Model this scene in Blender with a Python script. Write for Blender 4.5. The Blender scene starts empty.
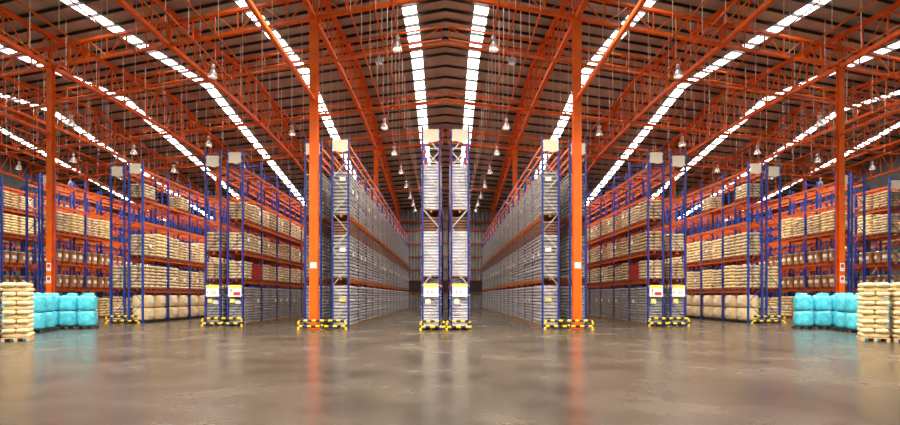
import bpy, math, random
from mathutils import Vector, Matrix
random.seed(7)
R = random.random
sc = bpy.context.scene
C = sc.collection
K = 0.30                      # plan skew of the cross members of each half of the hall

# ------------------------------------------------------------------ helpers
def link(o, parent=None):
    C.objects.link(o)
    if parent is not None: o.parent = parent
    return o

def tag(o, label=None, cat=None, group=None, kind=None):
    if label: o['label'] = label
    if cat: o['category'] = cat
    if group: o['group'] = group
    if kind: o['kind'] = kind
    return o

def empty(name, label, cat, loc=(0, 0, 0), group=None):
    o = bpy.data.objects.new(name, None); o.location = loc
    o.empty_display_size = .3
    link(o); return tag(o, label, cat, group)

class MB:
    def __init__(s): s.v = []; s.f = []; s.mi = []
    def add(s, vs, fs, mi=0):
        b = len(s.v); s.v += [tuple(v) for v in vs]
        for f in fs: s.f.append(tuple(b + i for i in f)); s.mi.append(mi)
    def box(s, x0, x1, y0, y1, z0, z1, mi=0):
        vs = [(x, y, z) for z in (z0, z1) for y in (y0, y1) for x in (x0, x1)]
        s.add(vs, [(0, 2, 3, 1), (4, 5, 7, 6), (0, 1, 5, 4), (2, 6, 7, 3), (0, 4, 6, 2), (1, 3, 7, 5)], mi)
    def bar(s, p, q, w, h=None, mi=0):
        p = Vector(p); q = Vector(q); h = h or w; d = (q - p).normalized()
        up = Vector((0, 0, 1)) if abs(d.z) < .99 else Vector((0, 1, 0))
        a = d.cross(up).normalized() * (w / 2); b = a.cross(d).normalized() * (h / 2)
        vs = [c + x * a + y * b for c in (p, q) for x, y in ((-1, -1), (1, -1), (1, 1), (-1, 1))]
        s.add(vs, [(0, 1, 2, 3), (7, 6, 5, 4), (0, 4, 5, 1), (1, 5, 6, 2), (2, 6, 7, 3), (3, 7, 4, 0)], mi)
    def tube(s, p, q, r, n=8, mi=0):
        p = Vector(p); q = Vector(q); d = (q - p).normalized()
        up = Vector((0, 0, 1)) if abs(d.z) < .99 else Vector((0, 1, 0))
        a = d.cross(up).normalized(); b = a.cross(d).normalized()
        vs = [c + r * (math.cos(t * 2 * math.pi / n) * a + math.sin(t * 2 * math.pi / n) * b) for c in (p, q) for t in range(n)]
        fs = [(i, (i + 1) % n, n + (i + 1) % n, n + i) for i in range(n)] + [tuple(range(n - 1, -1, -1)), tuple(range(n, 2 * n))]
        s.add(vs, fs, mi)
    def lathe(s, prof, cx=0, cy=0, n=16, mi=0, cap=True):
        vs = [(cx + r * math.cos(2 * math.pi * k / n), cy + r * math.sin(2 * math.pi * k / n), z) for r, z in prof for k in range(n)]
        fs = [(i * n + k, i * n + (k + 1) % n, (i + 1) * n + (k + 1) % n, (i + 1) * n + k) for i in range(len(prof) - 1) for k in range(n)]
        if cap: fs += [tuple(range(n - 1, -1, -1)), tuple(range((len(prof) - 1) * n, len(prof) * n))]
        s.add(vs, fs, mi)
    def pillow(s, cx, cy, cz, a, b, c, e=.35, ev=.55, nu=14, nv=7, rz=0, mi=0, jit=0):
        sp = lambda t, p: math.copysign(abs(t) ** p, t)
        vs = []; ca, sa = math.cos(rz), math.sin(rz)
        for j in range(nv + 1):
            v = -math.pi / 2 + math.pi * j / nv
            for i in range(nu):
                u = 2 * math.pi * (i + .5) / nu
                x = a * sp(math.cos(v), ev) * sp(math.cos(u), e); y = b * sp(math.cos(v), ev) * sp(math.sin(u), e); z = c * sp(math.sin(v), ev)
                if jit: x *= 1 + (R() - .5) * jit; y *= 1 + (R() - .5) * jit; z *= 1 + (R() - .5) * jit * .6
                vs.append((cx + x * ca - y * sa, cy + x * sa + y * ca, cz + z))
        fs = [(j * nu + i, j * nu + (i + 1) % nu, (j + 1) * nu + (i + 1) % nu, (j + 1) * nu + i) for j in range(nv) for i in range(nu)]
        s.add(vs, fs, mi)
    def rslab(s, hx, hy, z0, z1, r=.08, cx=0, cy=0, bul=.02, mi=0, jit=0):
        n = 3; base = []
        for sx, sy, a0 in ((1, 1, 0), (-1, 1, 90), (-1, -1, 180), (1, -1, 270)):
            for k in range(n + 1):
                t = math.radians(a0 + 90 * k / n); base.append((sx * (hx - r) + r * math.cos(t), sy * (hy - r) + r * math.sin(t)))
        m = len(base); rings = ((1 - bul * 2.2 / hx, z0), (1, z0 + (z1 - z0) * .28), (1, z0 + (z1 - z0) * .72), (1 - bul * 2.2 / hx, z1))
        vs = []
        for sc_, z in rings:
            for x, y in base:
                vs.append((cx + x * sc_ + (R() - .5) * jit, cy + y * sc_ + (R() - .5) * jit, z))
        fs = [(j * m + i, j * m + (i + 1) % m, (j + 1) * m + (i + 1) % m, (j + 1) * m + i) for j in range(3) for i in range(m)]
        fs += [tuple(range(m - 1, -1, -1)), tuple(range(3 * m, 4 * m))]
        s.add(vs, fs, mi)
    def mesh(s, name, mats, smooth=False):
        me = bpy.data.meshes.new(name); me.from_pydata(s.v, [], s.f)
        for m in (mats if isinstance(mats, (list, tuple)) else [mats]): me.materials.append(m)
        me.polygons.foreach_set('material_index', s.mi)
        if smooth: me.polygons.foreach_set('use_smooth', [True] * len(s.f))
        me.update(); return me
    def build(s, name, mats, parent=None, smooth=False, loc=None):
        return put(name, s.mesh(name, mats, smooth), parent, loc)

def put(name, me, parent=None, loc=None):
    o = bpy.data.objects.new(name, me)
    if loc: o.location = loc
    return link(o, parent)

def dup(root, loc, label, group=None):
    r = root.copy(); C.objects.link(r); r.location = loc; r['label'] = label
    if group: r['group'] = group
    for ch in root.children:
        c = ch.copy(); C.objects.link(c); c.parent = r
        for g in ch.children:
            d = g.copy(); C.objects.link(d); d.parent = c
    return r

# ------------------------------------------------------------------ materials
def mat(name, col, rough=.5, metal=0, var=.0, scale=3, bump=0, bscale=30, coat=0, emit=None, est=0, spec=.5, col2=None):
    m = bpy.data.materials.new(name); m.use_nodes = True; nt = m.node_tree; b = nt.nodes['Principled BSDF']
    b.inputs['Base Color'].default_value = (*col, 1); b.inputs['Roughness'].default_value = rough
    b.inputs['Metallic'].default_value = metal; b.inputs['Coat Weight'].default_value = coat
    b.inputs['Coat Roughness'].default_value = .12; b.inputs['Specular IOR Level'].default_value = spec
    tc = nt.nodes.new('ShaderNodeTexCoord')
    if var or col2:
        n = nt.nodes.new('ShaderNodeTexNoise'); n.inputs['Scale'].default_value = scale; n.inputs['Detail'].default_value = 4
        r = nt.nodes.new('ShaderNodeValToRGB'); r.color_ramp.elements[0].position = .3; r.color_ramp.elements[1].position = .7
        c2 = col2 or tuple(c * (1 - var) for c in col)
        r.color_ramp.elements[0].color = (*c2, 1); r.color_ramp.elements[1].color = (*tuple(min(1, c * (1 + var * .5)) for c in col), 1)
        nt.links.new(tc.outputs['Object'], n.inputs['Vector']); nt.links.new(n.outputs['Fac'], r.inputs['Fac'])
        nt.links.new(r.outputs['Color'], b.inputs['Base Color'])
    if bump:
        n = nt.nodes.new('ShaderNodeTexNoise'); n.inputs['Scale'].default_value = bscale; n.inputs['Detail'].default_value = 3
        bp = nt.nodes.new('ShaderNodeBump'); bp.inputs['Strength'].default_value = bump; bp.inputs['Distance'].default_value = .03
        nt.links.new(tc.outputs['Object'], n.inputs['Vector']); nt.links.new(n.outputs['Fac'], bp.inputs['Height'])
        nt.links.new(bp.outputs['Normal'], b.inputs['Normal'])
    if emit:
        b.inputs['Emission Color'].default_value = (*emit, 1); b.inputs['Emission Strength'].default_value = est
    return m

ORANGE = mat('orange_paint', (.78, .122, .003), .5, var=.18, scale=2, spec=.3)
BEAMO = mat('orange_beam_paint', (.62, .115, .008), .5, var=.25, scale=2, spec=.3)
BLUE2 = mat('bright_blue_rack_paint', (.010, .06, .42), .4, var=.25, scale=2, coat=.2)
BLUE = mat('blue_rack_paint', (.010, .028, .27), .4, var=.25, scale=2, coat=.2)
ZINC = mat('galvanised_steel', (.62, .60, .58), .4, metal=.55, var=.15, scale=8)
PIPE = mat('orange_pipe_paint', (.66, .12, .01), .5, var=.2, spec=.3)
ROD = mat('pale_hanger_rod', (.75, .62, .52), .45)
WOOD = mat('pallet_wood', (.42, .24, .11), .75, var=.4, scale=9, bump=.2)
REDWOOD = mat('red_stained_pallet', (.30, .065, .03), .7, var=.4, scale=9, bump=.2)
BLACKP = mat('black_pallet_plastic', (.03, .03, .035), .5)
GREY = mat('grey_wrapped_sack', (.40, .39, .40), .42, var=.35, scale=5, bump=.5, bscale=14, coat=.15)
GREYC = mat('pale_grey_wrapped_sack', (.50, .49, .52), .36, var=.3, scale=5, bump=.6, bscale=14, coat=.3)
WHITEG = mat('white_wrapped_sack', (.78, .78, .86), .32, var=.15, scale=5, bump=.5, bscale=14, coat=.4)
SHADE_BRN = mat('shade_brown_sack', (.24, .12, .075), .5, var=.35, scale=6, bump=.4)  # brown stands in for the shade under the upper beam
TAN = mat('tan_paper_sack', (.55, .40, .235), .6, var=.35, scale=4, bump=.35, bscale=12, coat=.1)
TANL = mat('pale_paper_sack', (.68, .55, .36), .55, var=.3, scale=4, bump=.35, bscale=12, coat=.15)
CREAM = mat('cream_woven_sack', (.84, .68, .38), .55, var=.2, scale=4, bump=.4, bscale=10, coat=.2)
BULK = mat('beige_bulk_bag', (.80, .62, .36), .55, var=.2, scale=3, bump=.5, bscale=7, coat=.15)
CYAN = mat('blue_plastic_wrap', (.085, .62, .82), .26, var=.35, scale=4, bump=1.0, bscale=6, coat=.6)
DRUM = mat('brown_fibre_drum', (.40, .20, .085), .4, var=.25, scale=5, coat=.3)
REDC = mat('red_plastic_crate', (.42, .02, .025), .4, var=.2)
PAPER = mat('white_label_paper', (.85, .84, .82), .6)
YELP = mat('yellow_label_paper', (.80, .72, .14), .6)
SIGN = mat('cream_sign_board', (.90, .80, .64), .5, var=.05)
YEL = mat('yellow_guard_paint', (.85, .58, .02), .4, coat=.2)
BLK = mat('black_guard_paint', (.015, .015, .015), .45)
REDM = mat('red_print', (.55, .03, .03), .6)
GRYM = mat('grey_print', (.25, .27, .32), .6)
LAMPM = mat('lamp_housing', (.55, .52, .50), .35, metal=.6)
LAMPR = mat('lamp_reflector', (.62, .58, .54), .25, metal=.6, emit=(1, .86, .70), est=.12)
BULB = mat('lamp_bulb', (1, .95, .85), .4, emit=(1, .88, .70), est=25)
PURL = mat('purlin_steel', (.028, .02, .016), .55, metal=.1, var=.2)
GIRT = mat('girt_red_steel', (.30, .05, .02), .5)
LOUV = mat('dark_louvre', (.03, .03, .035), .5)
SKYP = mat('translucent_roof_panel', (.9, .92, .95), .4, emit=(1.0, .97, .93), est=8.5)

def wave_mat(name, col, col2, freq, axis, rough=.5, metal=0., bump=.5, dist=.05):
    m = mat(name, col, rough, metal); nt = m.node_tree; b = nt.nodes['Principled BSDF']
    tc = nt.nodes.new('ShaderNodeTexCoord'); w = nt.nodes.new('ShaderNodeTexWave'); w.bands_direction = axis
    w.inputs['Scale'].default_value = freq; w.inputs['Distortion'].default_value = 0
    bp = nt.nodes.new('ShaderNodeBump'); bp.inputs['Strength'].default_value = bump; bp.inputs['Distance'].default_value = dist
    n = nt.nodes.new('ShaderNodeTexNoise'); n.inputs['Scale'].default_value = .6; n.inputs['Detail'].default_value = 6
    r = nt.nodes.new('ShaderNodeValToRGB'); r.color_ramp.elements[0].position = .35; r.color_ramp.elements[1].position = .65
    r.color_ramp.elements[0].color = (*col2, 1); r.color_ramp.elements[1].color = (*col, 1)
    nt.links.new(tc.outputs['Object'], w.inputs['Vector']); nt.links.new(tc.outputs['Object'], n.inputs['Vector'])
    nt.links.new(n.outputs['Fac'], r.inputs['Fac']); nt.links.new(r.outputs['Color'], b.inputs['Base Color'])
    nt.links.new(w.outputs['Fac'], bp.inputs['Height']); nt.links.new(bp.outputs['Normal'], b.inputs['Normal'])
    return m
DECK = wave_mat('corrugated_roof_sheet', (.58, .55, .48), (.40, .37, .32), 5, 'X', .5, .1)
WALLM = wave_mat('corrugated_wall_sheet', (.27, .27, .27), (.2, .2, .2), .7, 'X', .5, .1, 1, .18)

def floor_mat():
    m = mat('polished_concrete', (.2, .16, .12), .2, spec=.38); nt = m.node_tree; b = nt.nodes['Principled BSDF']
    tc = nt.nodes.new('ShaderNodeTexCoord')
    def noise(sc_, det, rough=.6):
        n = nt.nodes.new('ShaderNodeTexNoise'); n.inputs['Scale'].default_value = sc_; n.inputs['Detail'].default_value = det
        n.inputs['Roughness'].default_value = rough; nt.links.new(tc.outputs['Object'], n.inputs['Vector']); return n
    n1 = noise(.42, 5, .58); n2 = noise(1.7, 5, .65)
    r = nt.nodes.new('ShaderNodeValToRGB'); e = r.color_ramp.elements
    e[0].position = .22; e[0].color = (.028, .022, .016, 1); e[1].position = .80; e[1].color = (.116, .094, .070, 1)
    nt.links.new(n1.outputs['Fac'], r.inputs['Fac'])
    r2 = nt.nodes.new('ShaderNodeValToRGB'); r2.color_ramp.elements[0].position = .2; r2.color_ramp.elements[0].color = (.8, .8, .8, 1)
    r2.color_ramp.elements[1].position = .9; nt.links.new(n2.outputs['Fac'], r2.inputs['Fac'])
    mx = nt.nodes.new('ShaderNodeMix'); mx.data_type = 'RGBA'; mx.blend_type = 'MULTIPLY'; mx.inputs['Factor'].default_value = 1
    nt.links.new(r.outputs['Color'], mx.inputs['A']); nt.links.new(r2.outputs['Color'], mx.inputs['B'])
    nt.links.new(mx.outputs['Result'], b.inputs['Base Color'])
    rr = nt.nodes.new('ShaderNodeMapRange'); rr.inputs['From Min'].default_value = .2; rr.inputs['From Max'].default_value = .8
    rr.inputs['To Min'].default_value = .17; rr.inputs['To Max'].default_value = .33
    nt.links.new(n1.outputs['Fac'], rr.inputs['Value']); nt.links.new(rr.outputs['Result'], b.inputs['Roughness'])
    bp = nt.nodes.new('ShaderNodeBump'); bp.inputs['Strength'].default_value = .06; bp.inputs['Distance'].default_value = .02
    n3 = noise(1.6, 3); nt.links.new(n3.outputs['Fac'], bp.inputs['Height']); nt.links.new(bp.outputs['Normal'], b.inputs['Normal'])
    return m

# ------------------------------------------------------------------ setting
XW = 54.0; W0, W1 = -2.0, 71.0
def roof(w):
    P = ((-2, 17.3), (21, 18.1), (37, 20.2), (72, 14.5))
    for (a, ha), (b, hb) in zip(P, P[1:]):
        if w <= b: return ha + (hb - ha) * (w - a) / (b - a)
    return P[-1][1]
def S(s, X, w, z): return Vector((s * X, w + K * X, z))

m = MB(); m.box(-XW - 40, XW + 40, -60, 92, -.3, 0)
tag(m.build('floor', floor_mat()), kind='structure')

STRIPS = [2.2, 11.6, 20.9, 30.2, 39.4, 48.6]; SW = .43
edges = [0]
for x in STRIPS: edges += [x - SW, x + SW]
edges.append(XW)
WS = [-2, 21, 37, W1]
m = MB()
for s in (-1, 1):
    for i in range(0, len(edges), 2):
        for a, b in zip(WS, WS[1:]):
            x0, x1 = edges[i], edges[i + 1]
            lo = [S(s, x0, a, roof(a)), S(s, x1, a, roof(a)), S(s, x1, b, roof(b)), S(s, x0, b, roof(b))]
            vs = lo + [v + Vector((0, 0, .08)) for v in lo]
            m.add(vs, [(3, 2, 1, 0), (4, 5, 6, 7), (0, 1, 5, 4), (1, 2, 6, 5), (2, 3, 7, 6), (3, 0, 4, 7)])
tag(m.build('ceiling', DECK), kind='structure')

nwin = 0; PS = 1.45
for s in (-1, 1):
    for x in STRIPS:
        m = MB(); w = W0
        while w < W1 - .1:
            e = min(w + PS, W1)
            if not (21 < e and w < 21) and not (w < 37 < e): pieces = [(w, e)]
            else: k = 21 if w < 21 < e else 37; pieces = [(w, k), (k, e)]
            for a, b in pieces:
                b2 = b - .02
                if b2 - a < .05: continue
                lo = [S(s, x - SW, a, roof(a) + .02), S(s, x + SW, a, roof(a) + .02), S(s, x + SW, b2, roof(b2) + .02), S(s, x - SW, b2, roof(b2) + .02)]
                vs = lo + [v + Vector((0, 0, .03)) for v in lo]
                m.add(vs, [(3, 2, 1, 0), (4, 5, 6, 7), (0, 1, 5, 4), (1, 2, 6, 5), (2, 3, 7, 6), (3, 0, 4, 7)])
            w = e
        nwin += 1; tag(m.build('window_%d' % nwin, SKYP), kind='structure')

ntrim = 0
for s in (-1, 1):
    w = W0 + PS
    while w < W1 - .2:
        m = MB(); z = roof(w) - .001
        p, q = S(s, 0, w, 0), S(s, XW, w, 0)
        # Z-shaped purlin: web and two flanges
        for dz0, dz1, o0, o1 in ((-.19, 0, -.015, .015), (-.02, 0, -.015, .05), (-.19, -.17, -.05, .015)):
            vs = [v + Vector((0, o, z + dz)) for dz in (dz0, dz1) for v, o in ((p, o0), (q, o0), (q, o1), (p, o1))]
            m.add(vs, [(3, 2, 1, 0), (4, 5, 6, 7), (0, 1, 5, 4), (1, 2, 6, 5), (2, 3, 7, 6), (3, 0, 4, 7)])
        ntrim += 1; tag(m.build('trim_%d' % ntrim, PURL), kind='structure'); w += PS

for s, side in ((-1, 'left'), (1, 'right')):
    # back wall of this half (skewed in plan), with girts and a louvre band
    p, q = S(s, 0, W1, 0), S(s, XW, W1, 0); h = roof(W1) + .05
    m = MB(); vs = [p, q, q + Vector((0, .2, 0)), p + Vector((0, .2, 0))]; vs += [v + Vector((0, 0, h)) for v in vs]
    m.add(vs, [(3, 2, 1, 0), (4, 5, 6, 7), (0, 1, 5, 4), (1, 2, 6, 5), (2, 3, 7, 6), (3, 0, 4, 7)])
    wl = tag(m.build('wall_back_' + side, WALLM), kind='structure')
    for k, z in enumerate((2.15, 4.0, 5.6, 7.5, 9.4, 11.4, 12.6)):
        m = MB(); m.bar(p + Vector((0, -.09, z)), q + Vector((0, -.09, z)), .17, .18 if k < 5 else .3)
        ntrim += 1; tag(m.build('trim_%d' % ntrim, GIRT), kind='structure')
    m = MB()
    for k in range(12):
        z = 2.3 + k * .135
        m.bar(p + Vector((0, -.04, z + .05)), q + Vector((0, -.04, z + .05)), .07, .11)
    nwin += 1; tag(m.build('window_%d' % nwin, LOUV), kind='structure')
    y0 = W0 + K * XW; y1 = W1 + K * XW
    m = MB(); n = 8
    for a, b in zip(WS, WS[1:]):
        pa, pb = S(s, XW, a, 0), S(s, XW, b, 0); o = Vector((s * .2, 0, 0))
        lo = [pa, pb, pb + o, pa + o]; hi = [v + Vector((0, 0, roof(w_) + .05)) for v, w_ in zip(lo, (a, b, b, a))]
        m.add(lo + hi, [(3, 2, 1, 0), (4, 5, 6, 7), (0, 1, 5, 4), (1, 2, 6, 5), (2, 3, 7, 6), (3, 0, 4, 7)])
    tag(m.build('wall_' + side, WALLM), kind='structure')

# ------------------------------------------------------------------ columns, trusses, struts
FL = [6.76, 15.75, 24.65, 33.85, 42.9, 51.9]
CW = [23.2, 45.7, 68.4]
def bot(w):
    if w <= 45.7: return 16.0 + .35 * math.sin(math.pi * max(0, min(1, (w - 23.2) / 22.5)))
    return 16.0 - (w - 45.7) * .125
SIDE = {-1: 'left', 1: 'right'}
for s in (-1, 1):
    for X in (6.76, 24.65, 42.9):
        for ci, w in enumerate(CW):
            if ci == 2 and X > 10: continue
            if ci == 0 and X > 40: continue
            where = {(6.76, 0): 'tall orange steel column standing before the %s rack beside the central aisle',
                     (6.76, 1): 'orange steel column rising behind the loads of the %s central aisle rack',
                     (6.76, 2): 'orange steel column by back wall at the end of %s central aisle',
                     (24.65, 0): 'orange steel column behind the blue bagged loads on the %s',
                     (24.65, 1): 'distant orange steel column rising behind the second rack on the %s',
                     (42.9, 1): 'distant orange steel column among the outermost racks on the %s'}[(X, ci)] % SIDE[s]
            p = S(s, X, w, 0); t = empty('steel_column', where, 'column', p, 'orange roof columns')
            H = bot(w) - .14; hx = .21 if X < 10 else .165; hw = .15
            m = MB(); m.box(-hx, hx, -hw, -hw + .03, .03, H); m.box(-hx, hx, hw - .03, hw, .03, H); m.box(-.02, .02, -hw + .03, hw - .03, .03, H)
            m.build('shaft', ORANGE, t)
            m = MB(); m.box(-.33, .33, -hw, hw, 0, .03)
            for bx in (-.27, .27):
                for by in (-.09, .09): m.lathe([(.03, .03), (.03, .07)], bx, by, 6)
            m.build('base_plate', ORANGE, t)
            m = MB(); m.box(-.3, .3, -hw, hw, H, H + .03); m.build('cap_plate', ORANGE, t)
            m = MB()
            for z in (4, 8, 11.8, H - .5): m.box(-hx + .01, hx - .01, -hw + .03, hw - .03, z, z + .03)
            m.build('stiffener', ORANGE, t)
            if ci == 0:
                def plate(z0, z1, x0, x1, mk):
                    mm = MB(); mm.box(x0, x1, -hw - .015, -hw - .002, z0, z1); pl = mm.build('notice_plate', PAPER, t)
                    mm = MB(); mk(mm); mm.build('printed_mark', REDM if X > 10 else GRYM, pl)
                if X < 10:
                    plate(3.12, 3.42, -.16, .16, lambda q: [q.box(-.11, .11, -hw - .018, -hw - .014, 3.33, 3.35), q.box(-.11, .06, -hw - .018, -hw - .014, 3.26, 3.28), q.box(-.11, .09, -hw - .018, -hw - .014, 3.19, 3.21)])
                else:
                    plate(3.25, 3.75, -.14, .14, lambda q: [q.box(-.1, .1, -hw - .018, -hw - .014, 3.45, 3.68), q.box(-.1, .1, -hw - .018, -hw - .014, 3.32, 3.35)])
                    plate(2.5, 2.95, -.14, .14, lambda q: [q.box(-.09, .09, -hw - .018, -hw - .014, 2.68, 2.88), q.box(-.1, .1, -hw - .018, -hw - .014, 2.57, 2.6)])
            if ci == 0:
                y1 = -p.y + 3 + K * X
                st = empty('tie_strut', 'long orange tube strut running forward from the %s column %s' % (SIDE[s], 'beside the central aisle' if X < 10 else 'behind the blue bags'), 'strut', p + Vector((0, -hw - .002, 11.8)), 'orange column struts')
                m = MB(); m.tube((0, -.02, 0), (0, y1 + hw, 0), .11, 10); m.build('tube', ORANGE, st, True)
                m = MB(); m.box(-.16, .16, -.02, 0, -.2, .2); m.build('end_plate', ORANGE, st)

def truss(label, s, pts_top, pts_bot, group, cw=.2, ww=.075, nm='roof_truss', m_=None, cap=None):
    m_ = m_ or ORANGE
    o = pts_bot[0].copy(); t = empty(nm, label, 'truss', o, group)
    tp = [p - o for p in pts_top]; bp = [p - o for p in pts_bot]
    for nm2, P in (('top_chord', tp), ('bottom_chord', bp)):
        m = MB()
        for a, b in zip(P, P[1:]): m.bar(a, b, cw, cw)
        m.build(nm2, m_, t)
    for i in range(len(tp)):
        a, b = bp[i], tp[i]
        if (b - a).length > .3:
            m = MB(); m.bar(a, b, ww); m.build('web_post', m_, t)
        if i + 1 < len(tp):
            a, b = (bp[i], tp[i + 1]) if i % 2 else (tp[i], bp[i + 1])
            m = MB(); m.bar(a, b, ww * .85); m.build('web_diagonal', m_, t)
    return t
lname = ['beside the central aisle', 'over the second aisle', 'over the column behind blue bags', 'fourth from center', 'fifth from center', 'outermost']
for s in (-1, 1):
    for li, X in enumerate(FL):
        for sp, (a, b) in enumerate(((10.0, 23.2), (23.2, 45.7), (45.7, 70.4))):
            n = [8, 16, 15][sp]; ws = [a + (b - a) * i / n for i in range(n + 1)]
            g = .02
            ws[0] += .02; ws[-1] -= .02
            if sp == 0: tops = [roof(w) - .45 for w in ws]; bots = [16.0] * len(ws)
            else: tops = [roof(w) - .45 for w in ws]; bots = [bot(w) for w in ws]
            truss('orange lattice roof truss, %s span, %s, %s half' % (['front', 'ridge', 'rear'][sp], lname[li], SIDE[s]), s,
                  [S(s, X, w, z) for w, z in zip(ws, tops)], [S(s, X, w, z) for w, z in zip(ws, bots)], 'main roof trusses', cw=.24)
    for k, w in enumerate((23.2, 45.7)):
        xs0 = [0.1] + FL
        for j, (a, b) in enumerate(zip(xs0, xs0[1:])):
            n = max(4, int((b - a) / 1.5)); n += n % 2
            xs = [a + .14 + (b - a - .28) * i / n for i in range(n + 1)]
            z0 = 16.0
            truss('orange cross truss on %s column line, bay %s from center, %s half' % (['front', 'rear'][k], ['one', 'two', 'three', 'four', 'five', 'six'][j], SIDE[s]), s,
                  [S(s, x, w, z0 + 1.2) for x in xs], [S(s, x, w, z0) for x in xs], 'cross trusses', cw=.17, ww=.07, nm='cross_truss')
    for k, w in enumerate((30.6, 41.0)):
        for j, (a, b) in enumerate(zip(xs0, xs0[1:])):
            n = max(4, int((b - a) / 1.5)); n += n % 2
            xs = [a + .14 + (b - a - .28) * i / n for i in range(n + 1)]; zt = roof(w) - .75 - .05
            truss('slim orange bracing truss %s of ridge, bay %s from center, %s half' % (['in front', 'behind'][k], ['one', 'two', 'three', 'four', 'five', 'six'][j], SIDE[s]), s,
                  [S(s, x, w, zt) for x in xs], [S(s, x, w, zt - .8) for x in xs], 'slim bracing trusses', cw=.09, ww=.05, nm='bracing_truss')
    # cross tubes tying the bottom chords
    for w, z, nm in ((27.3, 15.75, 'forward'), (36.0, 16.1, 'middle'), (57.0, 14.33, 'rearmost')):
        m = MB(); m.tube(S(s, 0.02, w, z), S(s, 52, w, z), .085, 8)
        tag(m.build('tie_tube', PIPE, None, True), 'long orange tie tube under the trusses, %s of three, %s half' % (nm, SIDE[s]), 'tube', 'orange tie tubes')

for s in (-1, 1):
    X = 3.86; p = S(s, X, 27.3, 15.75 - .083)
    t = empty('floodlight', 'small dark floodlight under the forward tie tube near the hall centre, %s half' % SIDE[s], 'lamp', p)
    m = MB(); m.box(-.03, .03, -.03, .03, -.16, 0); m.box(-.22, .22, -.025, .025, -.19, -.16)
    for x in (-.22, .2): m.box(x, x + .02, -.025, .025, -.36, -.19)
    m.build('bracket', LAMPM, t)
    m = MB(); m.add([(x, y, z) for z, k in ((-.46, 1), (-.26, .6)) for x, y in ((-.2 * k, -.2 * k), (.2 * k, -.2 * k), (.2 * k, .2 * k), (-.2 * k, .2 * k))], [(3, 2, 1, 0), (4, 5, 6, 7), (0, 1, 5, 4), (1, 2, 6, 5), (2, 3, 7, 6), (3, 0, 4, 7)])
    m.build('housing', GRYM, t)
    m = MB(); m.box(-.18, .18, -.18, .18, -.475, -.461); m.build('glass', LAMPR, t)

# lamp conduits with hanger rods, and sprinkler pipes
def pipe_run(nm, cat, X, s, w0, w1, z, r, step, label, group, rodr=.016):
    o = S(s, X, w0, z); t = empty(nm, label, cat, o, group)
    m = MB(); m.tube((0, 0, 0), (0, w1 - w0, 0), r, 8); m.build('pipe', PIPE, t, True)
    w = w0 + .6
    while w < w1:
        for ob in (23.2, 45.7, 30.6, 41.0, 27.3, 36.0, 57.0):
            if abs(w - ob) < .35: w = ob + .4
        m = MB(); m.tube((0, w - w0, 0), (0, w - w0, roof(w) - z), rodr, 5); m.build('hanger_rod', ROD, t); w += step
LZ = 14.5; LZ2 = 15.2
LX = [4.3, 11.25, 18.6, 25.9, 32.8, 39.8]
OW = ['first', 'second', 'third', 'fourth', 'fifth', 'sixth', 'seventh', 'eighth', 'ninth', 'tenth', 'eleventh', 'twelfth', 'thirteenth', 'fourteenth', 'fifteenth', 'sixteenth']
for s in (-1, 1):
    for i, X in enumerate(LX):
        pipe_run('lamp_conduit', 'pipe', X, s, 0, 68.6, LZ, .05, 2.9, 'orange lamp conduit hung under the roof, %s from center, %s half' % (OW[i], SIDE[s]), 'lamp conduits')
    pipe_run('lamp_conduit', 'pipe', 2.45, s, 15, 26.5, LZ2, .05, 2.9, 'short orange conduit nearest the hall centre line, %s half' % SIDE[s], 'lamp conduits')
    pipe_run('lamp_conduit', 'pipe', 13.3, s, 15, 26.5, LZ2, .05, 2.9, 'short orange conduit above the second aisle, %s half' % SIDE[s], 'lamp conduits')
    for i, X in enumerate((3.3, 8.9, 13.9, 17.2, 22.7, 28.2, 31.6, 36.5)):
        pipe_run('sprinkler_pipe', 'pipe', X, s, 16.8, 66.2, 15.25 if X not in (3.3,) else 15.1, .04, 2.35 + .2 * (i % 3), 'thin orange sprinkler pipe on pale rods, %s from center, %s half' % (OW[i], SIDE[s]), 'sprinkler pipes', .017)

def lamp_proto():
    t = empty('high_bay_lamp', 'x', 'lamp', (0, 0, 0), 'high bay lamps')
    m = MB(); m.tube((0, 0, .42), (0, 0, .66), .02, 6); m.build('stem', LAMPM, t)
    m = MB(); m.lathe([(.07, .44), (.13, .42), (.14, .16), (.10, .10)], n=14); h = m.build('ballast_housing', LAMPM, t, True)
    m = MB(); m.lathe([(.10, .12), (.17, .03), (.25, -.12), (.31, -.28), (.315, -.30), (.30, -.30), (.24, -.12), (.16, .02), (.09, .10)], n=20, cap=False); m.build('reflector', LAMPR, t, True)
    m = MB(); m.pillow(0, 0, -.12, .09, .09, .14, 1, 1, 10, 6); m.build('bulb', BULB, t, True)
    return t
spots = [(2.45, 24.9)] + [(4.3, z) for z in (34.6, 41, 47.2, 53.4, 59.2, 64.2, 68.3)] + [(13.3, 28), (11.25, 35.9), (11.25, 42.3), (11.25, 48.7),
         (18.6, 38.5), (18.6, 45), (25.9, 33.9), (25.9, 40.7), (25.9, 46.7), (32.8, 43.2), (32.8, 49.4), (39.8, 45.7), (39.8, 52)]
lp = None
ldata = bpy.data.lights.new('high_bay_light', 'SPOT'); ldata.energy = 2700; ldata.color = (1, .85, .66); ldata.shadow_soft_size = .28
ldata.spot_size = math.radians(150); ldata.spot_blend = .6
ldim = ldata.copy(); ldim.energy = 800
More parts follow.
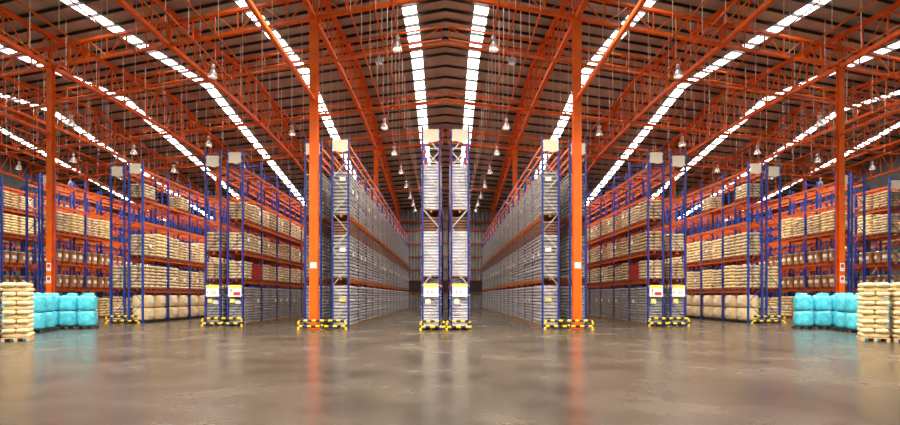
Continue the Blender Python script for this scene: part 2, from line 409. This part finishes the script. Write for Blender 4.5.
for s in (-1, 1):
    cnt = {}
    for X, Y in spots:
        cnt[X] = cnt.get(X, 0) + 1
        run = {2.45: 'short conduit nearest the hall centre', 13.3: 'short conduit over the second aisle'}.get(X) or '%s conduit from center' % OW[LX.index(X)]
        lab = 'pale bell-shaped high bay lamp, %s along the %s, %s half' % (OW[cnt[X] - 1], run, SIDE[s])
        hz = LZ2 if X in (2.45, 13.3) else LZ
        loc = (s * X, Y, hz - .70)
        if lp is None: lp = lamp_proto(); lp.location = loc; lp['label'] = lab; lp.scale = (.82, .82, 1)
        else: dup(lp, loc, lab)
        lo = bpy.data.objects.new('high_bay_light', ldim if (X == 4.3 and Y > 37) else ldata); lo.location = (s * X, Y, hz - 1.05); C.objects.link(lo)

for s in (-1, 1):      # unseen lamp rows overhead, added to brighten the front of the hall
    for X in (4.3, 11.25, 18.6, 25.9):
        for Y in (9, 14, 18.8):
            lo = bpy.data.objects.new('high_bay_light', ldata); lo.location = (s * X, Y, LZ - 1.05); C.objects.link(lo)
            dup(lp, (s * X, Y, LZ - .70), 'added unseen bell-shaped lamp overhead, %s row before the front columns, %s conduit, %s half' % ({9: 'nearest', 14: 'middle', 18.8: 'last'}[Y], OW[LX.index(X)], SIDE[s]))

# ------------------------------------------------------------------ loads
def pallet_mesh(mt, lx=1.02, ly=1.2, h=.14):
    m = MB(); hx, hy = lx / 2, ly / 2
    for i in range(6):
        y = -hy + (ly - .11) * i / 5; m.box(-hx, hx, y, y + .11, h - .025, h)
    for x in (-hx, -.05, hx - .1):
        m.box(x, x + .1, -hy, hy, h - .05, h - .025)
        for y in (-hy, -.07, hy - .14): m.box(x, x + .1, y, y + .14, .025, h - .05)
        m.box(x, x + .1, -hy, hy, 0, .025)
    return m.mesh('pallet', mt)
P_WOOD = pallet_mesh(WOOD); P_RED = pallet_mesh(REDWOOD); P_BLK = pallet_mesh(BLACKP)

def grey_stack(h, mt, n):
    m = MB(); z = .14; d = (h - .14) / n
    for i in range(n):
        m.rslab(.505 + (R() - .5) * .02, .572 + (R() - .5) * .02, z + d * .04, z + d * .96, .07, (R() - .5) * .03, (R() - .5) * .03, .035, jit=.014); z += d
    return m.mesh('sack_layers', mt, False)
def sack_stack(h, mt, n, w=.5, l=.6):
    m = MB(); z = .14; d = (h - .14) / n
    for i in range(n):
        k = .08 if i % 2 else -.08
        cells = [(x, y, w / 2, hl) for x in (-w / 2, w / 2) for y, hl in ((-l / 2 + k / 2, l / 2 + k / 2), (l / 2 + k / 2, l / 2 - k / 2))]
        for x, y, a, b in cells:
            m.pillow(x + (R() - .5) * .02, y + (R() - .5) * .02, z + d / 2 , a * (.98 + R() * .05), b * (.96 + R() * .04), d * .54, .45, .75, 14, 6, (R() - .5) * .07, jit=.05)
        z += d
    # keep the lowest sacks on the pallet boards
    m.v = [(x, y, max(zz, .141)) for x, y, zz in m.v]
    return m.mesh('sack_layers', mt, True)
V = {}
V['grey'] = [(P_WOOD, grey_stack(2.42, GREY, 12)) for _ in range(4)]
V['white'] = [(P_WOOD, grey_stack(2.42, WHITEG, 15)) for _ in range(2)]
V['whitefloor'] = [(P_WOOD, grey_stack(2.26, WHITEG, 14)) for _ in range(2)]
V['greyfloor'] = [(P_WOOD, grey_stack(2.26, GREYC, 12)) for _ in range(4)]
V['greylow'] = [(P_WOOD, grey_stack(2.2, GREY, 13)) for _ in range(3)]
V['sack'] = [(P_RED, sack_stack(1.10 + .05 * k, (TAN, TANL, TANL, TAN)[k], 6)) for k in range(4)]
V['sacktall'] = [(P_RED, sack_stack(1.46 + .07 * k, (TANL, CREAM, TANL, CREAM)[k], 7)) for k in range(4)]
V['sacklow'] = [(P_RED, sack_stack(1.0, TANL, 5)) for k in range(2)]
m = MB()
for k in range(9):
    z = .14 + k * .1; m.box(-.5, .5, -.58, .58, z + .02, z + .085); 
    for y in (-.58, -.1, .38): m.box(-.5, .5, y, y + .2, z, z + .02)
    m.box(-.48, .48, -.56, .56, z + .085, z + .1)
V['red'] = [(P_RED, m.mesh('red_tray_stack', REDC))]
SHADE_TOP = []  # added tiers, coloured brown to imitate the shaded band below the beam
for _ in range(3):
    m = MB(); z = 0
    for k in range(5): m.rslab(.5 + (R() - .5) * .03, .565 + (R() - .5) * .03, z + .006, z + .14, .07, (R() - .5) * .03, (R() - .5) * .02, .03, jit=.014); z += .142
    SHADE_TOP.append(m.mesh('shade_brown_layers', SHADE_BRN))
LAB_SIDE = MB(); LAB_SIDE.box(-.006, .006, -.14, .14, -.11, .11); LAB_SIDE = LAB_SIDE.mesh('label_sheet', PAPER)
LAB_BIG = MB(); LAB_BIG.box(-.012, .012, -.2, .2, -.16, .16); LAB_BIG = LAB_BIG.mesh('label_sheet', PAPER)
LAB_END = MB(); LAB_END.box(-.16, .16, -.006, .006, -.1, .1)
LAB_ENDW = LAB_END.mesh('label_sheet', PAPER); LAB_ENDY = LAB_END.mesh('label_sheet', YELP)
dm = MB(); dm.lathe([(.19, 0), (.21, .03), (.21, .06), (.198, .08), (.225, .4), (.198, .70), (.21, .72), (.21, .76), (.19, .78)], n=16)
DRUMS = dm.mesh('drum', DRUM, True)
dm = MB(); dm.lathe([(.2, 0), (.215, .005), (.215, .05), (.2, .055)], n=16); LIDM = dm.mesh('lid', LAMPM, True)
dm = MB()
for k in range(5):
    a0, a1 = (k - 2.5) * .28, (k - 1.5) * .28
    for z0, z1 in ((.28, .52),):
        dm.add([(.2275 * math.cos(a0), .2275 * math.sin(a0), z0), (.2275 * math.cos(a1), .2275 * math.sin(a1), z0), (.2275 * math.cos(a1), .2275 * math.sin(a1), z1), (.2275 * math.cos(a0), .2275 * math.sin(a0), z1)], [(0, 1, 2, 3)])
DLAB = dm.mesh('label_sheet', PAPER)

NAMES = {'white': 'grey_sack_pallet', 'whitefloor': 'grey_sack_pallet', 'grey': 'grey_sack_pallet', 'greyfloor': 'grey_sack_pallet', 'greylow': 'grey_sack_pallet', 'sack': 'tan_sack_pallet', 'sacktall': 'cream_sack_pallet', 'sacklow': 'cream_sack_pallet', 'red': 'red_tray_pallet'}
def load(kind, loc, label, s, lab=None, end=None, group=None):
    top = kind.endswith('brown'); kind = kind.replace('brown', '')  # 'brown' suffix puts the shade-coloured tier on top of the load
    pm, sm = random.choice(V[kind]); t = empty(NAMES[kind], label, 'pallet load', loc, group)
    put('pallet', pm, t)
    st = put(sm.name.split('.')[0], sm, t)
    if random.random() < .5 and kind != 'red': st.rotation_euler.z = math.pi
    if top: put('shade_brown_layers', random.choice(SHADE_TOP), t, (0, 0, 2.42))
    if lab: put('label_sheet', LAB_SIDE, t, (-s * .535, (R() - .5) * .5, lab))
    if end: put('label_sheet', LAB_ENDY if end < 1.7 and kind.startswith('greyf') else LAB_ENDW, t, (s * -.1, -.63, end))
    return t
def drums(loc, label, s, group):
    t = empty('drum_pallet', label, 'pallet of drums', loc, group); put('pallet', P_RED, t)
    for x in (-.25, .25):
        for y in (-.3, .3):
            d = put('drum', DRUMS, t, (x, y, .14)); d.rotation_euler.z = (math.pi if s > 0 else 0) + (R() - .5) * .8
            put('lid', LIDM, d, (0, 0, .765)); put('label_sheet', DLAB, d)
    return t

# ------------------------------------------------------------------ racks
BAY = 2.8; RD = .95
def frame_mesh(H, flip, bw=.028, outer=False):
    m = MB(); b = MB(); f = -1 if flip else 1; hx = RD / 2
    for x in (-hx, hx):
        sx = 1 if x > 0 else -1
        # open C-section post with lips, and a foot plate
        x0, x1 = sorted((x, x - sx * .1)); m.box(x0, x1, -.05, -.035, .012, H); m.box(x0, x1, .035, .05, .012, H)
        y = x; xa, xb = sorted((x, x - sx * .012)); m.box(xa, xb, -.05, .05, .012, H)
        m.box(min(x0, x1) - .03, max(x0, x1) + .03, -.08, .08, 0, .012)
    z = .35; k = 0; hx2 = hx - .06
    b.bar((-hx2, 0, .2), (hx2, 0, .2), .045)
    while z + .95 < H:
        a = -hx2 if k % 2 == 0 else hx2
        b.bar((a * f, 0, z), (-a * f, 0, z + .95), bw); z += .95; k += 1
    b.bar((-hx2, 0, H - .25), (hx2, 0, H - .25), .045)
    return m.mesh('upright_frame', BLUE2 if outer else BLUE), b.mesh('bracing', ZINC if bw > .03 else BLUE)
FM = {}
bm_ = MB(); bm_.box(-.025, .025, .055, BAY - .055, -.13, 0); bm_.box(-.045, .045, .052, .075, -.2, .03); bm_.box(-.045, .045, BAY - .075, BAY - .052, -.2, .03)
BEAM = bm_.mesh('beam', BEAMO)
sm_ = MB(); sm_.box(-RD / 2 + .06, RD / 2 - .06, -.03, .03, -.06, -.005); SUP = sm_.mesh('support_bar', BEAMO)

def rack(label, xc, y0, nb, H, levels, flip, sup=0, group='blue and orange pallet racks'):
    t = empty('pallet_rack', label, 'rack', (xc, y0, 0), group)
    outer = abs(xc) > 16; key = (H, flip, outer, abs(xc) < 6)
    if key not in FM: FM[key] = frame_mesh(H, flip, .05 if H > 10.1 else (.034 if abs(xc) < 6 else .028), outer)
    for i in range(nb + 1):
        f = put('upright_frame', FM[key][0], t, (0, i * BAY, 0)); put('bracing', FM[key][1], f)
    L = [(i, z, x) for i in range(nb) for z in levels for x in (-RD / 2 + .03, RD / 2 - .03)]
    for i, z, x in L[:100]: put('beam', BEAM, t, (x, i * BAY, z))
    if len(L) > 100:
        m = MB()
        for i, z, x in L[100:]: m.box(x - .025, x + .025, i * BAY + .055, i * BAY + BAY - .055, z - .13, z)
        tag(m.build('beam', BEAMO, t), kind='stuff')
    for i in range(min(sup, nb)):
        for z in levels:
            for y in (.45, .98, 1.82, 2.35): put('support_bar', SUP, t, (0, i * BAY + y, z))
    return t
SL = (.73, 2.07); SN = ('near', 'far')
def lv(n, k): return 'floor level' if k == 0 else ('top level' if k == n - 1 else OW[k] + ' level' if n > 3 else 'middle level')

for s in (-1, 1):
    sd = SIDE[s]
    def place(rk, xc, y0, spec, nlev, bays, skip=lambda b, j, k: False, labs=.3):
        for b in range(bays):
            for j in (0, 1):
                for k, (kind, z) in enumerate(spec):
                    if skip(b, j, k): continue
                    loc = (xc, y0 + b * BAY + SL[j], z)
                    kd = kind(b, j) if callable(kind) else kind
                    if kd is None: continue
                    tail = '%s, %s bay %s slot, %s' % (lv(nlev, k), OW[b], SN[j], rk % sd)
                    if kd == 'drum': drums(loc, 'brown drum pallet, ' + tail, s, 'pallets of brown drums'); continue
                    if kd == 'bulk':
                        pt = put('pallet', P_BLK, None, loc); tag(pt, 'black pallet under bulk bags, ' + tail.replace('floor level, ', ''), 'pallet', 'pallets under bulk bags')
                        for q in (0, 1): bulk(loc, q, 'beige bulk bag, %s of pair, %s' % (('lower', 'upper')[q], tail.replace('floor level, ', '')), s)
                        continue
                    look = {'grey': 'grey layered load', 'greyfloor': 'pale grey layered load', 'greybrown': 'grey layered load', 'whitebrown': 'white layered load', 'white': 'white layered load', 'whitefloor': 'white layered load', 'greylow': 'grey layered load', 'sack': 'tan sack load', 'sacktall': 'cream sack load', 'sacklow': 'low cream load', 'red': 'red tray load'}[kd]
                    grp = 'grey layered loads' if 'grey' in kd or 'white' in kd else 'sack loads'
                    h = 1.4 if 'grey' in kd or 'white' in kd else .8
                    en = None
                    if b == 0 and j == 0 and 'grey' in kd: en = (1.5, 1.6, 2.0)[k] if kd != 'greylow' else 1.35
                    load(kd, loc, look + ', ' + tail, s, lab=h + (R() - .5) * .06 if R() < {'greybrown': .6 if labs else 0, 'greylow': .8, 'grey': .12 if labs else 0, 'greyfloor': .3}.get(kd, labs) else None, end=en, group=grp)
    BAGV = []
    def bulk_mesh():
        m = MB(); m.pillow(0, 0, .40, .54, .535, .41, .7, .33, 18, 10, jit=.045); m.v = [(x, y, max(0, z)) for x, y, z in m.v]
        return m.mesh('bulk_bag', BULK, True)
    BAGV = [bulk_mesh() for _ in range(3)]
    neck = MB(); neck.lathe([(.2, 0), (.11, .05), (.13, .09), (.02, .1)], n=10); neck = neck.mesh('spout', BULK, True)
    def bulk(loc, q, label, s):
        o = put('bulk_bag', random.choice(BAGV), None, (loc[0], loc[1], loc[2] + .14 + q * .815)); tag(o, label, 'bulk bag', 'beige bulk bags')
        put('label_sheet', LAB_BIG, o, (-s * .548, .05 - R() * .1, .44))
        if q: put('spout', neck, o, (0, 0, .8))

    G = [2.55, 5.9, 9.2, 9.72]
    H = 10.05
    # central rack half
    rack('%s half of the tall central rack facing the camera' % sd, s * .72, 24.45, 10, H + .1, G, s > 0)
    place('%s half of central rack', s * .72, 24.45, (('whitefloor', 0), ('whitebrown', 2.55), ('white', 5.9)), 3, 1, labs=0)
    # rack by the central aisle
    rack('long rack of grey loads along the %s side of the central aisle' % sd, s * 5.545, 25.85, 15, H, G, s > 0)
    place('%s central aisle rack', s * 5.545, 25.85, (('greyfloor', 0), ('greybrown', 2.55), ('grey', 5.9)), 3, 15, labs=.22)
    rack('rack directly behind the front orange column on the %s' % sd, s * 7.105, 26.3, 7, H, G, s > 0)
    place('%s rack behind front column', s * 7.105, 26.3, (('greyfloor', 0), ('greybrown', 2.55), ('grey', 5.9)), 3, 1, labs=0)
    # second rack
    G2 = [2.55, 4.15, 5.95, 7.4, 9.0]
    rack('second rack on the %s, inner row with grey loads on the floor' % sd, s * 11.9, 27.75, 9, H, G2, s > 0, sup=5)
    place('%s second rack inner row', s * 11.9, 27.75, (('greylow', 0), (lambda b, j: 'red' if b == 0 and j == 1 else 'sack', 2.55), ('sack', 4.15), ('sack', 5.95)), 4, 5, labs=.35)
    rack('second rack on the %s, outer row behind the inner one' % sd, s * 13.33, 28.1, 12, H, G2, s > 0, sup=3)
    place('%s second rack outer row', s * 13.33, 28.1, ((lambda b, j: 'greylow' if b == 0 else None, 0), ('sack', 2.55), ('sack', 4.15), (None, 5.95)), 4, 3, labs=.2)
    # third rack
    G3 = [2.05, 4.1, 6.35, 7.75, 9.6]
    rack('third rack on the %s, inner row with bulk bags on the floor' % sd, s * 19.27, 30.5, 12, H, G3, s > 0, sup=4)
    place('%s third rack inner row', s * 19.27, 30.5, (('bulk', 0), ('sacktall', 2.05), ('sacktall', 4.1), (None, 6.35), (lambda b, j: 'sacklow' if (b, j) in ((0, 0), (1, 1)) else None, 7.75)), 5, 5, labs=.25)
    rack('third rack on the %s, outer row' % sd, s * 20.73, 31.0, 12, H, G3, s > 0, sup=2)
    place('%s third rack outer row', s * 20.73, 31.0, ((lambda b, j: 'sacklow' if b == 0 else 'sack', 0), ('sacktall', 2.05), (lambda b, j: 'sacktall' if b else None, 4.1)), 4, 3, labs=.2)
    # fourth and outermost racks
    G4 = [2.2, 3.95, 6.0, 7.85, 9.4]
    S4 = (('sacktall', 0), ('drum', 2.2), ('drum', 3.95), (lambda b, j: 'sacktall' if b < 2 else None, 6.0), (None, 7.85))
    rack('fourth rack on the %s, behind the column and the blue bags' % sd, s * 26.73, 33.0, 12, H, G4, s > 0, sup=2)
    place('%s fourth rack', s * 26.73, 33.0, S4, 5, 4, labs=.2)
    rack('outermost rack at the %s edge, holding cream sacks and brown drums' % sd, s * 31.4, 34.2, 11, H, G4, s > 0, sup=2)
    S5 = (('sacktall', 0), ('drum', 2.2), ('drum', 3.95), (lambda b, j: 'sacktall' if b < 3 else None, 6.0), (lambda b, j: 'sack' if b < 3 else None, 7.85))
    place('%s outermost rack', s * 31.4, 34.2, S5, 5, 5, labs=.2)
    rack('pale background rack beyond the outermost one on the %s' % sd, s * 37.0, 36.0, 11, H, G4, s > 0)
    place('%s background rack', s * 37.0, 36.0, (('sacktall', 0), ('sack', 2.2), ('sack', 3.95), (lambda b, j: 'sacktall' if b < 2 else None, 6.0), (None, 7.85)), 5, 4, labs=0)

    rack('fourth rack on the %s, empty outer row behind the inner one' % sd, s * 28.2, 33.5, 11, H, G4, s > 0)
    rack('outermost rack on the %s, empty outer row' % sd, s * 32.87, 34.7, 10, H, G4, s > 0)

    # blank boards above the rack ends
    for nm, x, y, z, w_ in (('central rack half', .72, 24.45, 9.38, .78), ('rack beside the central aisle', 5.545, 25.85, 9.3, .80), ('rack behind the front column', 7.105, 26.3, 9.25, .72),
                           ('second rack inner row', 11.9, 27.75, 9.2, .70), ('second rack outer row', 13.33, 28.1, 9.1, .70), ('third rack inner row', 19.27, 30.5, 9.3, .66),
                           ('third rack outer row', 20.73, 31, 9.25, .66), ('fourth rack', 26.73, 33, 9.2, .62), ('outermost rack', 31.4, 34.2, 9.15, .62)):
        t = empty('rack_sign', 'blank cream board at the top end of the %s %s' % (sd, nm), 'sign', (s * x, y - .07, z), 'cream rack end boards')
        m = MB(); hw = w_ / 2; n = 6
        top = [( -hw + w_ * i / n, 0, .62) for i in range(n + 1)]; bt = [(-hw + w_ * i / n, 0, .0 + (.035 * math.sin(i * 1.3))) for i in range(n + 1)]
        vs = [(a, -.01, c) for a, b, c in bt] + [(a, -.01, c) for a, b, c in top] + [(a, .01, c) for a, b, c in bt] + [(a, .01, c) for a, b, c in top]
        q = n + 1; fs = []
        for i in range(n): fs += [(i, i + 1, q + i + 1, q + i), (2 * q + i + 1, 2 * q + i, 3 * q + i, 3 * q + i + 1), (i, 2 * q + i, 2 * q + i + 1, i + 1), (q + i, q + i + 1, 3 * q + i + 1, 3 * q + i)]
        fs += [(0, q, 3 * q, 2 * q), (n, 2 * q + n, 3 * q + n, q + n)]
        m.add(vs, fs); m.build('board', SIGN, t)
        m = MB(); m.box(-.44, .44, .005, .02, .5, .54); m.box(-.44, .44, .005, .02, .1, .14); m.build('mounting_strip', ZINC, t)

    # notice boards with yellow heading
    for nm, x, y, w_, st in (('central rack half', .72, 24.45, .74, 0), ('second rack inner row', 11.9, 27.75, .74, 1), ('second rack outer row', 13.33, 28.1, .72, 2)):
        t = empty('notice_board', 'white notice board with yellow heading low on the %s %s' % (sd, nm), 'notice board', (s * x, y - .065, 1.66), 'yellow headed notices')
        hw = w_ / 2
        m = MB(); m.box(-hw, hw, -.008, .008, 0, .66); m.build('board', PAPER, t)
        m = MB(); m.box(-hw, hw, -.012, -.0085, .48, .66); m.build('heading', YELP, t)
        m = MB()
        if st == 0:
            for a in (-.22, .0): m.box(a, a + .09, -.012, -.0085, .2, .28)
            m.box(-.24, .2, -.012, -.0085, .36, .38)
        elif st == 1:
            m.box(-.26, -.16, -.012, -.0085, .3, .42); m.box(-.24, -.2, -.012, -.0085, .12, .3)
        else:
            m.box(-.3, -.24, -.012, -.0085, .2, .3); m.box(0, .05, -.012, -.0085, .14, .34); m.box(.12, .17, -.012, -.0085, .14, .34); m.box(-.2, .1, -.012, -.0085, .4, .42)
        m.build('printed_mark', GRYM, t)
        if st == 1:
            m = MB(); m.box(-.08, .3, -.012, -.0085, .08, .26); m.build('red_block', REDM, t)
        m = MB(); m.box(-.46, .46, .005, .02, .56, .6); m.box(-.46, .46, .005, .02, .08, .12); m.build('mounting_strip', ZINC, t)
        m = MB(); m.box(-.13, .13, -.008, .008, -.33, -.12); 
        tt = tag(m.build('paper_tag', YELP if st else SIGN, None, loc=(s * (x + (-.15 if s > 0 else .15) * 1), y - .06, 1.66)), 'small pale tag below the notice board on the %s %s' % (sd, nm), 'tag')

    # black and yellow guard rails
    def guard(label, x0, x1, y):
        t = empty('guard_rail', label, 'guard rail', (s * (x0 + x1) / 2, y, 0), 'striped rack end guards')
        hw = (x1 - x0) / 2; r = .06
        def stripe(m, p, q, n, off=0):
            p = Vector(p); q = Vector(q)
            for i in range(n): m.tube(p + (q - p) * i / n, p + (q - p) * (i + 1) / n, r, 8, (i + off) % 2)
        for z, o in ((.17, 0), (.45, 1)):
            m = MB(); stripe(m, (-hw + (.06 if z > .3 else 0), 0, z), (hw - (.06 if z > .3 else 0), 0, z), max(5, int((x1 - x0) / .21)), o); m.build('rail', [YEL, BLK], t, True)
        np_ = 3 if hw > .8 else 2
        for i in range(np_):
            x = -hw + 2 * hw * i / (np_ - 1)
            m = MB(); stripe(m, (x, 0, .012), (x, 0, .37 if i in (0, np_ - 1) else .40), 3, i % 2)
            if i in (0, np_ - 1): m.tube((x, 0, .37), (x + (.08 if i == 0 else -.08), 0, .45), r, 8, 0)
            pp = m.build('post', [YEL, BLK], t, True)
            m = MB(); m.box(x - .08, x + .08, -.08, .08, 0, .012); m.build('foot_plate', YEL, pp)
    guard('striped guard rail at the foot of the central rack, %s half' % sd, .06, 1.22, 24.1)
    guard('striped guard rail before the %s front column and aisle rack' % sd, 5.02, 7.42, 24.7)
    guard('striped guard rail at the foot of the second rack, %s' % sd, 11.36, 13.55, 27.3)
    guard('striped guard rail at the foot of the third rack, %s' % sd, 18.8, 20.8, 30.05)

    # blue wrapped bags in front of the column, two tiers on black pallets
    def blue_mesh():
        m = MB(); m.pillow(0, 0, .40, .42, .42, .41, .62, .38, 20, 10, jit=.06); m.v = [(x, y, max(0, z)) for x, y, z in m.v]
        return m.mesh('blue_bag', CYAN, True)
    def knot_mesh():
        m = MB()
        for k in range(4): m.pillow((R() - .5) * .35, (R() - .5) * .35, .03, .17, .14, .10, .8, .8, 10, 5, R() * 3, jit=.35)
        return m.mesh('gathered_top', CYAN, True)
    if s == -1:
        BV = [blue_mesh() for _ in range(4)]; KV = [knot_mesh() for _ in range(3)]
        bp = pallet_mesh(BLACKP, .82, .82, .13)
    pos = [(18.68, 25.6, 'front row, nearest the aisle'), (19.61, 25.6, 'front row, middle'), (20.54, 25.6, 'front row, outermost'),
           (19.3, 23.0, 'near group, inner'), (19.62, 24.0, 'near group, rear'), (20.25, 23.0, 'near group, outer')]
    for x, y, nm in pos:
        tb = -s * math.radians(25); pt = put('pallet', bp, None, (s * x, y, 0)); pt.rotation_euler.z = tb; tag(pt, 'black pallet under blue bags, %s, %s side' % (nm, sd), 'pallet', 'pallets under blue bags')
        for q in (0, 1):
            o = put('blue_bag', random.choice(BV), None, (s * x, y, .13 + q * .808)); tag(o, 'blue plastic wrapped bag, %s tier, %s, %s side' % (('lower', 'upper')[q], nm, sd), 'bag', 'blue wrapped bags')
            o.rotation_euler.z = (R() - .5) * .12 + tb
            if q: put('gathered_top', random.choice(KV), o, (0, 0, .79))

    # cream sacks on pallets in the foreground: every sack its own object
    if s == -1:
        SV = []
        for _ in range(6):
            m = MB(); m.pillow(0, 0, .085, .205, .285, .092, .42, .6, 18, 8, jit=.075)
            m.v = [(x, y, min(.172, max(0, z))) for x, y, z in m.v]; SV.append(m.mesh('sack', CREAM, True))
        SV2 = []; SV3 = []
        for Lx, hy in ((SV2, .205), (SV3, .13)):
            for _ in range(4):
                m = MB(); m.pillow(0, 0, .085, .415, hy, .092, .42, .6, 22, 8, jit=.08)
                m.v = [(x, y, min(.172, max(0, z))) for x, y, z in m.v]; Lx.append(m.mesh('sack', CREAM, True))
        fp = pallet_mesh(mat('pale_pallet_wood', (.66, .50, .30), .7, var=.3, scale=8), .82, 1.14, .14)
    th = -s * math.radians(33)
    for px, py, nm in ((16.35, 18.75, 'inner'), (17.12, 18.22, 'outer')):
        M = Matrix.Translation((s * px, py, 0)) @ Matrix.Rotation(th, 4, 'Z')
        pt = put('pallet', fp); pt.matrix_world = M; tag(pt, 'pale wooden pallet under the %s foreground sack stack, %s side' % (nm, sd), 'pallet', 'foreground wooden pallets')
        for k in range(12):
            ox = (R() - .5) * .035; oy = (R() - .5) * .03
            if k % 2: cells = ((-.205, -.288, 'front left', 0), (.205, -.288, 'front right', 0), (-.205, .288, 'rear left', 0), (.205, .288, 'rear right', 0))
            else: cells = ((0, -.285, 'front', 1), (0, .13, 'middle', 1), (0, .47, 'rear', 2))
            for dx, dy, wn, q in cells:
                o = put('sack', random.choice((SV, SV2, SV3)[q])); o.matrix_world = M @ Matrix.Translation((dx + ox, dy + oy, .14 + k * .172)) @ Matrix.Rotation(random.choice((0, math.pi)) + (R() - .5) * .05, 4, 'Z')
                tag(o, 'cream sack, %s of layer %s from bottom, %s foreground stack, %s' % (wn, ['one', 'two', 'three', 'four', 'five', 'six', 'seven', 'eight', 'nine', 'ten', 'eleven', 'twelve'][k], nm, sd), 'sack', 'cream foreground sacks')
                if k == 9 and nm == 'inner' and wn == 'front right': put('label_sheet', LAB_ENDW, o, (0, -.292, .085)).scale = (.6, 1, .75)

# ------------------------------------------------------------------ light and camera
w = bpy.data.worlds.new('World'); sc.world = w; w.use_nodes = True
bg = w.node_tree.nodes['Background']; bg.inputs['Color'].default_value = (1, .95, .9, 1); bg.inputs['Strength'].default_value = .55

cd = bpy.data.cameras.new('camera'); cam = bpy.data.objects.new('camera', cd); C.objects.link(cam)
cam.location = (0, 0, 1.7); cam.rotation_euler = (math.pi / 2, 0, 0)
cd.sensor_fit = 'HORIZONTAL'; cd.sensor_width = 36; cd.lens = 490 / 900 * 36
cd.shift_x = 4.5 / 900; cd.shift_y = 83.5 / 900; cd.clip_end = 400
sc.camera = cam
vs = sc.view_settings
sc.display_settings.display_device = 'sRGB'
vs.view_transform = 'Standard'; vs.look = 'None'; vs.exposure = 0.12; vs.gamma = 1; vs.use_curve_mapping = False
